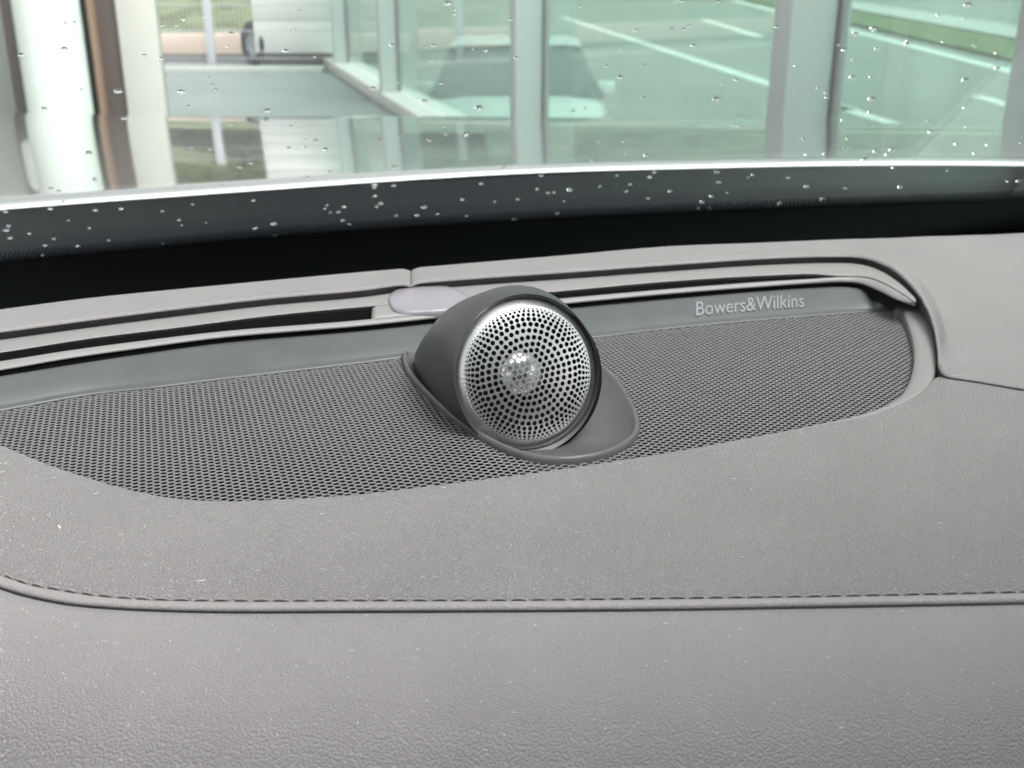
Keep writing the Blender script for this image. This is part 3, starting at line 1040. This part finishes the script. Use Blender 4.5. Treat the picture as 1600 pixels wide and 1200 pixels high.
# raised lettering on the badge strip
fc = bpy.data.curves.new('lettering', 'FONT')
fc.body = 'Bowers&Wilkins'
fc.extrude = .0
fc.size = 1.0
fc.resolution_u = 3
to = bpy.data.objects.new('lettering_tmp', fc)
COL.objects.link(to)
bpy.context.view_layer.update()
tm = bpy.data.meshes.new_from_object(to.evaluated_get(bpy.context.evaluated_depsgraph_get()))
bpy.data.objects.remove(to)
bpy.data.curves.remove(fc)
bm = bmesh.new()
bm.from_mesh(tm)
bmesh.ops.remove_doubles(bm, verts=bm.verts, dist=1e-5)
r = bmesh.ops.extrude_face_region(bm, geom=bm.faces[:])
top = {v for v in r['geom'] if isinstance(v, bmesh.types.BMVert)}
xs = [v.co.x for v in bm.verts]
ys = [v.co.y for v in bm.verts]
x0, x1, y0, y1 = min(xs), max(xs), min(ys), max(ys)
cap = .70
for v in bm.verts:
    fx_ = (v.co.x - x0) / (x1 - x0)
    fy_ = v.co.y / cap
    u = lerp(1087.5, 1255.5, fx_ ** .97)
    a, b = c_st.p(u), c_sb.p(u)
    t = lerp(.70, .20, fy_)
    nrm = Vector((0, -.55, .83))
    q = lerp(a, b, t) + Vector((0, 0, .00012))
    v.co = q + nrm * (.00045 if v in top else -.0003)
bmesh.ops.recalc_face_normals(bm, faces=bm.faces)
lme = bpy.data.meshes.new('lettering')
so = origin(spk)
for v in bm.verts:
    v.co -= so
bm.to_mesh(lme)
bm.free()
M_LET = principled('satin_letter_plastic', (.185, .19, .198), .22)
lme.materials.append(M_LET)
lo = bpy.data.objects.new('lettering', lme)
COL.objects.link(lo)
lo.parent = badge
lo['label'] = 'raised silver lettering'

# perforated mesh: hexagonal cells, each with a rounded hole
PITCH_H = .00272
o0 = at(400, 745, 0)
ax = at(412.2, 746.2, 0) - o0
ax.normalize()
ay = Vector((-ax.y, ax.x, 0))
GH = -.0008
inside_poly = []
for u in urange(-260, 1400, 10):
    inside_poly.append(gfront.p(u, 0, 0))
end_pts = [at(p[0], p[1], 0) for p in ei[:90]]
far_side = [c_sb.p(u, 0, 0) for u in urange(-260, 1404, 20)]
front_side = [gfront.p(u) for u in urange(-260, 1300, 10)]
endp = [at(p[0], p[1], 0) for p in ei if p[0] > 1302][::-1]
poly = [Vector((p.x, p.y)) for p in front_side + endp + far_side[::-1]]


def in_poly(x, y):
    c = False
    j = len(poly) - 1
    for i in range(len(poly)):
        xi, yi = poly[i]
        xj, yj = poly[j]
        if (yi > y) != (yj > y) and x < (xj - xi) * (y - yi) / (yj - yi) + xi:
            c = not c
        j = i
    return c


pl_out = spline([(627, 556), (630, 570), (637, 584), (667, 618), (706, 653), (755, 686), (804, 709), (852, 719), (901, 719), (950, 709), (984, 692), (999, 674), (997, 650), (979, 614), (956, 586), (925, 570), (880, 564), (830, 560), (740, 558), (680, 556), (645, 553), (632, 552), (627, 556)], 161, 14)[:-1]
po = [at(p[0], p[1], .0006) for p in pl_out]
almond = [Vector((p.x, p.y)) for p in po]
am = sum(almond, Vector((0, 0))) / len(almond)
almond = [p + (am - p).normalized() * .0016 for p in almond]


def in_almond(x, y):
    c = False
    j = len(almond) - 1
    for i in range(len(almond)):
        xi, yi = almond[i]
        xj, yj = almond[j]
        if (yi > y) != (yj > y) and x < (xj - xi) * (y - yi) / (yj - yi) + xi:
            c = not c
        j = i
    return c


PLINTH_PO = po
hexr = PITCH_H / math.sqrt(3)
outer = []
for k in range(6):
    a0 = math.pi / 6 + k * math.pi / 3
    p0 = Vector((hexr * math.cos(a0), hexr * math.sin(a0)))
    p1 = Vector((hexr * math.cos(a0 + math.pi / 3), hexr * math.sin(a0 + math.pi / 3)))
    outer += [p0, (p0 + p1) / 2]
rings = [(None, 0.0)]
RH = PITCH_H * .41


def ring(r_, dz):
    return [(Vector((math.cos(math.pi / 6 + k * math.pi / 6), math.sin(math.pi / 6 + k * math.pi / 6))) * r_, dz) for k in range(12)]


cell = [[(p, 0.0) for p in outer], ring(RH * 1.12, -.00003), ring(RH * 1.02, -.00015), ring(RH, -.00038)]
gvv, gff = [], []
corners = [Vector((p.x, p.y)) for p in poly]
mnx, mxx = min(p.x for p in corners), max(p.x for p in corners)
mny, mxy = min(p.y for p in corners), max(p.y for p in corners)
NI = int((mxx - mnx + mxy - mny) / PITCH_H) + 4
o2 = Vector((o0.x, o0.y))
ax2, ay2 = Vector((ax.x, ax.y)), Vector((ay.x, ay.y))
ncell = 0
for jj in range(-90, 120):
    for ii in range(-260, 260):
        c = o2 + ax2 * PITCH_H * (ii + .5 * (jj % 2)) + ay2 * PITCH_H * .8660254 * jj
        if c.x < mnx - .004 or c.x > mxx + .004 or c.y < mny - .004 or c.y > mxy + .004:
            continue
        e = PITCH_H * 1.1
        if not (in_poly(c.x, c.y) or in_poly(c.x + e, c.y) or in_poly(c.x - e, c.y) or in_poly(c.x, c.y + e) or in_poly(c.x, c.y - e)):
            continue
        if in_almond(c.x, c.y):
            continue
        ncell += 1
        s = len(gvv)
        for rg in cell:
            for p, dz in rg:
                w = c + ax2 * p.x + ay2 * p.y
                gvv.append((w.x, w.y, Z0 + GH + dz))
        for k in range(len(cell) - 1):
            for q in range(12):
                a, b = s + k * 12 + q, s + k * 12 + (q + 1) % 12
                gff.append((a, b, b + 12, a + 12))
mesh_o = build('perforated_mesh', gvv, gff, M_MESH, spk, True, 35)
print('grille cells', ncell)
bp_ = [p for p in poly[::3]]
build('speaker_cloth', [(p.x, p.y, Z0 - .014) for p in poly], [tuple(range(len(poly)))], M_CLOTH, spk, False)

# ------------------------------------------------------------------ tweeter pod
PSD = R(21)
FD = Vector((-math.sin(PSD), math.cos(PSD), 0))
RD = Vector((math.cos(PSD), math.sin(PSD), 0))
ZU = Vector((0, 0, 1))
d0 = ray(824, 584).normalized()
DC = CAM + d0 * .420                       # centre of the round cover
EL = R(17)
DN = (-FD * math.cos(EL) + ZU * math.sin(EL)).normalized()     # where the cover faces
DU = (ZU * math.cos(EL) + FD * math.sin(EL)).normalized()
DRAD = .0290
twt = thing('tweeter', Vector((DC.x, DC.y, Z0)), 'round silver perforated tweeter in a charcoal teardrop pod on the speaker mesh', 'tweeter')

NT = 72
hd = DC.z - Z0
# pod: sections from the rim of the cover back to the tail
secs = [  # back distance, half width, centre height, half height, lean share, roundness exponent
    (-.0010, .0294, hd, .0294, 1.0, 2), (-.0002, .0297, hd, .0297, 1.0, 2), (.002, .0300, hd, .0300, 1.0, 2), (.006, .0304, hd, .0303, 1.0, 2.02), (.012, .0306, hd - .001, .0306, .9, 2.1),
    (.021, .0304, hd - .0042, .0309, .7, 2.35), (.034, .0300, hd - .0092, .0316, .45, 2.4), (.048, .0292, hd - .0146, .0318, .25, 2.25), (.062, .0281, hd - .0196, .0276, .1, 2.2), (.076, .0265, hd - .0226, .0195, 0, 2.2), (.088, .0228, hd - .0245, .0130, 0, 2.4), (.096, .0145, hd - .0255, .0065, 0, 2.2), (.100, .004, hd - .026, .002, 0, 2)]
pod = []
for s, w, zc, hh, ln, ex in secs:
    row = []
    for k in range(NT):
        t = 2 * math.pi * k / NT
        ct, st_ = math.cos(t), math.sin(t)
        x = w * math.copysign(abs(ct) ** (2 / ex), ct)
        z = hh * math.copysign(abs(st_) ** (2 / ex), st_)
        if s > .008 and zc + z < .014:
            x *= lerp(1.0, lerp(.88, 1, min(1, max(0, (zc + z) / .014))), min(1, (s - .008) / .02))
        z_abs = zc + z
        lean = (z_abs - hd) * math.tan(EL) * ln
        p = Vector((DC.x, DC.y, Z0)) + RD * x + FD * (s + lean) + ZU * z_abs
        row.append(p)
    pod.append(row)
inner = []
for rr_, bk in ((.0292, .0002), (.0292, .012)):
    inner.append([DC + (RD * math.cos(2 * math.pi * k / NT) + DU * math.sin(2 * math.pi * k / NT)) * rr_ - DN * bk for k in range(NT)])
pod_o = loft('housing', inner[::-1] + pod, M_POD, twt, True, 40, closed=True)
recalc(pod_o)

# perforated cover: rings of holes, small towards the rim, pressed to a shallow dome
holes = []
sp = .00237
holes.append((0, 0, .00095))
for k in range(1, 9):
    for q in range(6 * k):
        side, j = divmod(q, k)
        c0, c1 = math.pi / 3 * side, math.pi / 3 * (side + 1)
        hxp = Vector((math.cos(c0), math.sin(c0))).lerp(Vector((math.cos(c1), math.sin(c1))), j / k) * sp * k
        a = 2 * math.pi * q / (6 * k)
        cip = Vector((math.cos(a), math.sin(a))) * sp * k
        p_ = hxp.lerp(cip, min(1, max(0, (k - 1.5) / 5.5)))
        p_.rotate(Matrix.Rotation(.13, 2))
        holes.append((p_.x, p_.y, .00095))
for rr_, n_, hr_, ph in ((.0209, 56, .00087, 0.0), (.0226, 68, .00072, .5), (.0240, 80, .00055, 0.0), (.0250, 92, .00037, .5), (.0258, 100, .00022, 0.0)):
    for q in range(n_):
        a = 2 * math.pi * (q + ph) / n_ + .13
        holes.append((rr_ * math.cos(a), rr_ * math.sin(a), hr_))
V2, F2 = [], []
nb = 120
V2 += [Vector((DRAD * math.cos(2 * math.pi * i / nb), DRAD * math.sin(2 * math.pi * i / nb))) for i in range(nb)]
F2.append(list(range(nb)))
for x, y, r_ in holes:
    s = len(V2)
    n_ = 12 if r_ > .0005 else 8
    V2 += [Vector((x + r_ * math.cos(2 * math.pi * i / n_), y + r_ * math.sin(2 * math.pi * i / n_))) for i in range(n_)]
    F2.append(list(range(s, s + n_)))
K = 1000.0
res = geometry.delaunay_2d_cdt([v * K for v in V2], [], F2, 2, 1e-6)
cv, cf, of = res[0], res[2], res[5]
faces_keep = [f for f, o in zip(cf, of) if all(i == 0 for i in o)]


def dome_z(r_):
    q = min(1, r_ / DRAD)
    edge = max(0, (q - .87) / .13)
    return .0032 * (1 - q * q) + .0006 - .0026 * edge ** 2


def disc_pt(x, y, lift=0.0):
    z = dome_z(math.hypot(x, y)) + lift
    return DC + RD * x + DU * y + DN * z


cov = build('cover', [disc_pt(v.x / K, v.y / K) for v in cv], faces_keep, M_SILVER, twt, True, 40)
recalc(cov)
if sum((p.normal.dot(DN) * p.area) for p in cov.data.polygons) < 0:
    recalc(cov, True)
sm = cov.modifiers.new('thickness', 'SOLIDIFY')
sm.thickness = .00026
sm.offset = -1
es = cov.modifiers.new('crisp_edges', 'EDGE_SPLIT')
es.split_angle = R(38)
# dome, surround and dark bowl behind the cover
def turned(name, prof, mat, seg=48, par=twt):
    rows = [[DC + (RD * math.cos(2 * math.pi * k / seg) + DU * math.sin(2 * math.pi * k / seg)) * r_ + DN * z for k in range(seg)] for r_, z in prof]
    o = loft(name, rows, mat, par, True, 40, closed=True)
    return o


turned('bowl', [(.0287, -.0022), (.0272, -.006), (.018, -.0095), (.011, -.0105), (.0005, -.0106)], M_BLACK)
turned('dome', [(.0108, -.0090), (.0105, -.0070), (.0092, -.0050), (.007, -.0034), (.0042, -.0024), (.0018, -.0020), (.0003, -.0019)], M_DOME)
turned('rim_ring', [(.0288, -.0010), (.0291, -.0012), (.0291, -.004)], M_SILVER, 72)

# black crescent added to stand in for the shadow gap under the cover
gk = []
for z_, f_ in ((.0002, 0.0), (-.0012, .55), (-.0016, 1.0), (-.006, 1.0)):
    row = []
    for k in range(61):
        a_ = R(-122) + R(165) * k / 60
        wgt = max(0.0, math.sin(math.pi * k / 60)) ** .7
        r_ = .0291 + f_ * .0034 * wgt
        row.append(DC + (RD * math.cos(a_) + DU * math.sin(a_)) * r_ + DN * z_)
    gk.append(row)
loft('gap_strip', gk, M_BLACK, twt)

# plinth: almond-shaped collar with a scooped tail on the right
cen = Vector((DC.x, DC.y, Z0)) + FD * .02
po = PLINTH_PO
cen = sum(po, Vector()) / len(po)


def inset(pts, d, h):
    n = len(pts)
    out_ = []
    for i in range(n):
        a, b = pts[i - 1], pts[(i + 1) % n]
        t = (b - a).normalized()
        nn = Vector((-t.y, t.x, 0))
        if nn.dot(cen - pts[i]) < 0:
            nn = -nn
        out_.append(Vector((pts[i].x + nn.x * d, pts[i].y + nn.y * d, Z0 + h)))
    return out_


rows = [inset(po, .0002, -.006), inset(po, 0, -.0004), inset(po, .0001, .0008), inset(po, .0005, .0017), inset(po, .0011, .0020), inset(po, .0018, .0017), inset(po, .0026, .0007), inset(po, .0036, -.0002)]
base_row = rows[-1]
for t, h in ((.06, -.0022), (.14, -.0045), (.26, -.0065), (.45, -.0085), (.7, -.0095), (.9, -.010)):
    rows.append([Vector((lerp(p.x, cen.x, t), lerp(p.y, cen.y, t), Z0 + h)) for p in base_row])
pl = loft('plinth', rows, M_PLINTH, twt, True, closed=True)
recalc(pl)

# ------------------------------------------------------------------ sun sensor
sn_c = at(668, 470, .0138)
sns = thing('sun_sensor', sn_c, 'flat lilac grey sensor cap left of the tweeter pod', 'sensor')
UQ = urange(577, 760, 4)
sb_rows = [[c_slot.p(u, -.4, .0002) for u in UQ], [c_slot.p(u, 1.5, .0003) for u in UQ], [lerp(c_slot.p(u), c_lt.p(u), .5) + ZU * .0001 for u in UQ], [c_lt.p(u, -.6, .0004) for u in UQ], [c_lt.p(u, 1.2, -.0002) for u in UQ]]
def endcap(row):
    q = [p.copy() for p in row]
    for k, dz in ((0, -.010), (1, -.0012), (2, -.0003)):
        q[k] = q[k] + Vector((0, 0, dz))
    return q
loft('base', [endcap(r_) for r_ in sb_rows], M_FRAME, sns, flip=True)
cap_o = spline([(606, 474), (607, 466), (616, 458), (640, 453), (672, 451.5), (700, 452), (716, 456), (727, 463), (735, 472), (728, 481), (700, 488), (660, 491), (628, 491.5), (613, 486), (606, 474)], 61, 14)[:-1]
cp = [at(p[0], p[1], .0128) for p in cap_o]
cc_ = sum(cp, Vector()) / len(cp)
crow = []
for sc_, h in ((.985, -.002), (1.0, 0), (.985, .0012), (.95, .0018), (.88, .0021), (.7, .0022), (.45, .0021), (.2, .0020), (.02, .0020)):
    crow.append([Vector((lerp(cc_.x, p.x, sc_), lerp(cc_.y, p.y, sc_), Z0 + .0128 + h)) for p in cp])
so_ = loft('cap', crow, M_SENSOR, sns, True, closed=True)
recalc(so_)

# ------------------------------------------------------------------ rain on the glass
A1 = "293,105 333,100 95,248 288,220 820,88 905,77 725,115 785,117 1033,150 1015,210 1335,50 1310,137 645,251 722,264 1275,230 1405,255 1413,308 933,345 948,380 962,402 810,415,2 527,410,2 363,400 845,476 1193,497,2 197,487 552,530 1032,557 850,660 938,668 1300,562 1363,622 1408,630 1290,660 1358,658 1453,668 1120,730 1070,748 397,685 423,800 425,808 228,845 262,856 283,903 990,828 1473,768 1373,792 225,934 25,947 425,940 540,934 725,944 860,913 1130,896 1460,917 1450,933 1475,949 1537,925 1530,985 1560,1002 1512,948 305,985 38,1010 27,1030 130,1044 45,1065 398,1020 240,1067 800,984 810,1006 920,995 1145,1018 1135,1023 1222,1001 1228,1052 485,1074 345,1100 730,1088 1038,1073 190,1140 355,1148 325,1172 200,1097"
A2 = "252,10 572,18,2 602,46 600,65 852,90 1158,30 320,204 413,216 473,211 507,206 497,270 682,221 740,228 800,175 875,260 1342,125 1410,138 1570,128 1348,229 1277,297 1453,290 1340,346 1445,438 1315,464 237,396 350,370 540,374 467,453 710,485,2 923,446 1130,497 1183,485 1270,525 1320,542 850,542 163,562 553,567 560,601 652,603,2 345,610 268,628 487,628 1060,606 1092,655 1243,635 1348,634 1362,687 1457,697 1212,718 1113,740 330,747 822,752 268,722 245,826 243,838 330,830 245,877 272,910 253,925 340,964 465,927 525,957 657,965 720,822 635,892 780,902 883,891 988,785 970,846 1018,862 1045,860 1115,850 1090,900 1060,953 870,980 1250,833 1327,785 1385,824 1368,856 1465,887 1493,771 1473,793 433,963"
A3 = "73,8 233,8 105,116 80,132 27,127 295,138 497,122 123,206 257,376 315,358 58,453 227,443,2 320,514 450,505 302,558 330,564 443,565 433,668 577,296 680,394 717,415 722,438 615,622 630,692 712,693 1348,26,2 1217,70 1332,85 928,132,2 847,155 772,203 797,226 838,273 835,346 1080,185 1078,198 1240,190 1383,205 1475,240 1480,306 942,220 1338,360 917,346 920,446,2 910,505 790,539 1187,592 1175,545 1348,567 1337,485 1300,647 1438,650 1587,640 812,622 800,664 815,664 937,680 990,694 1012,672 1380,688 890,714 230,770 238,815 275,862 368,793 388,782 20,855 163,904 145,930 200,930 205,878 498,910 517,908 700,889 805,841 1017,750 1258,763 1528,812 1577,810 1048,838 548,795 630,835"
wo_p = WP + WN * .00505


def drop_mesh():
    v, f = [], []
    seg = 16
    prof = [(1.0, 0), (.985, .2), (.92, .4), (.78, .6), (.56, .74), (.3, .83)]
    for r_, z in prof:
        for q in range(seg):
            t = 2 * math.pi * q / seg
            v.append((r_ * math.cos(t), r_ * math.sin(t), z))
    v.append((0, 0, .86))
    for j in range(len(prof) - 1):
        for q in range(seg):
            a, b = j * seg + q, j * seg + (q + 1) % seg
            f.append((a, b, b + seg, a + seg))
    l = (len(prof) - 1) * seg
    for q in range(seg):
        f.append((l + q, l + (q + 1) % seg, len(v) - 1))
    f.append(tuple(reversed(range(seg))))
    me = bpy.data.meshes.new('raindrop')
    me.from_pydata(v, [], f)
    me.polygons.foreach_set('use_smooth', [True] * (len(f) - 1) + [False])
    me.set_sharp_from_angle(angle=R(60))
    me.materials.append(M_WATER)
    return me


dm = drop_mesh()
rotm = Matrix((LATW, LATW.cross(WN) * -1, WN)).transposed()
if rotm.determinant() < 0:
    rotm = Matrix((LATW, LATW.cross(WN), WN)).transposed()
rq = rotm.to_euler()
for txt, ox in ((A1, 0), (A2, 500), (A3, 1040)):
    for tok in txt.split():
        q = [float(x) for x in tok.split(',')]
        u, v = ox + q[0] / 2.857, q[1] / 2.857
        band = v > seal(u)[1] + 2
        p = on_plane(u, v, wo_p, WN)
        big = len(q) > 2
        dd = (p - CAM).length
        px = 11 if big else rnd.choice((4.2, 5.2, 6.0, 6.6, 7.2, 8.6))
        r_ = px / 2 * dd / FPX
        o = bpy.data.objects.new('raindrop', dm)
        COL.objects.link(o)
        o.location = p
        o.rotation_euler = rq
        o.scale = (r_ * rnd.uniform(1.0, 1.2), r_ * rnd.uniform(.85, 1.05), r_ * rnd.uniform(.85, 1.1))
        if band:
            k_ = min(7, int(u / 200))
            zone = 'over the dark cowl band, ' + ['at its left end', 'left of the fence', 'below the white cabinet', 'above the pad joint', 'above the tweeter', 'above the lettering', 'below the broad post', 'at its right end'][k_]
        elif v > front_c(u)[1]:
            zone = 'in front of the glossy hood, ' + ('left of the cabinet reflection' if u < 410 else 'by the cabinet reflection' if u < 560 else 'below the parked car' if u < 980 else 'at its right part')
        else:
            zone = 'in front of ' + ('the far left window' if u < 40 else 'the white column' if u < 140 else 'the brown entrance frame' if u < 197 else 'the warm grey side panel' if u < 256 else
                                     ('the wire fence' if v < 118 else 'the paved forecourt') if u < 400 else ('the white cabinet' if v < 110 else 'the paved forecourt') if u < 515 else
                                     'the narrow far panes' if u < 630 else 'the parked car' if u < 800 else 'the slim pale post' if u < 852 else 'the lane lines left of the broad post' if u < 1212 else 'the broad pale post' if u < 1295 else 'the road right of the broad post')
        setp(o, ('larger' if big else 'small') + ' raindrop ' + zone, 'raindrop', ('larger' if big else 'small') + ' raindrops ' + zone)

# ------------------------------------------------------------------ dust and lint lying on the leather
lv, lf = [], []


def fleck(c, L, w, ang, curl):
    s = len(lv)
    n = 5
    d = Vector((math.cos(ang), math.sin(ang), 0))
    for i in range(n):
        t = i / (n - 1) - .5
        m = Vector((-d.y, d.x, 0))
        p = c + d * (t * L) + m * (curl * L * (t * t))
        k = w * (1 - (2 * t) ** 4 * .7) / 2
        for q in range(4):
            a = math.pi / 2 * q
            lv.append(p + m * k * math.cos(a) + ZU * (k * math.sin(a)))
    for i in range(n - 1):
        for q in range(4):
            a, b = s + i * 4 + q, s + i * 4 + (q + 1) % 4
            lf.append((a, b, b + 4, a + 4))
    lf.append((s + 3, s + 2, s + 1, s))
    e = s + (n - 1) * 4
    lf.append((e, e + 1, e + 2, e + 3))


dg = bpy.context.evaluated_depsgraph_get()
bpy.context.view_layer.update()
targets = [o for o in bpy.data.objects if o.name.split('.')[0] in ('upper_panel', 'lower_panel')]


def drop_on(u, v):
    d = ray(u, v).normalized()
    best = None
    for o in targets:
        off = origin(o.parent)
        ok, loc, nor, _ = o.ray_cast(CAM - off, d)
        if ok:
            w = loc + off
            if best is None or (w - CAM).length < (best - CAM).length:
                best = w
    return best


cnt = 0
while cnt < 430:
    u = 1600 * (rnd.random() ** 1.9)
    v = rnd.uniform(700, 1200)
    p = drop_on(u, v)
    if p is None:
        continue
    cnt += 1
    if rnd.random() < .72:
        L = rnd.uniform(.00018, .00045)
        fleck(p, L, L * rnd.uniform(.4, .8), rnd.uniform(0, 6.3), 0)
    else:
        L = rnd.uniform(.0008, .0022)
        fleck(p, L, .00014, rnd.uniform(0, 6.3), rnd.uniform(-1, 1))
p = drop_on(93, 823)
fleck(p, .0028, .0005, 2.2, .3)
p = drop_on(317, 907)
fleck(p, .0045, .00022, .3, .5)
lint = build('dust_flecks', lv, lf, M_LINT, None)
setp(lint, 'pale dust flecks and lint scattered over the dashboard leather', 'dust', kind='stuff')
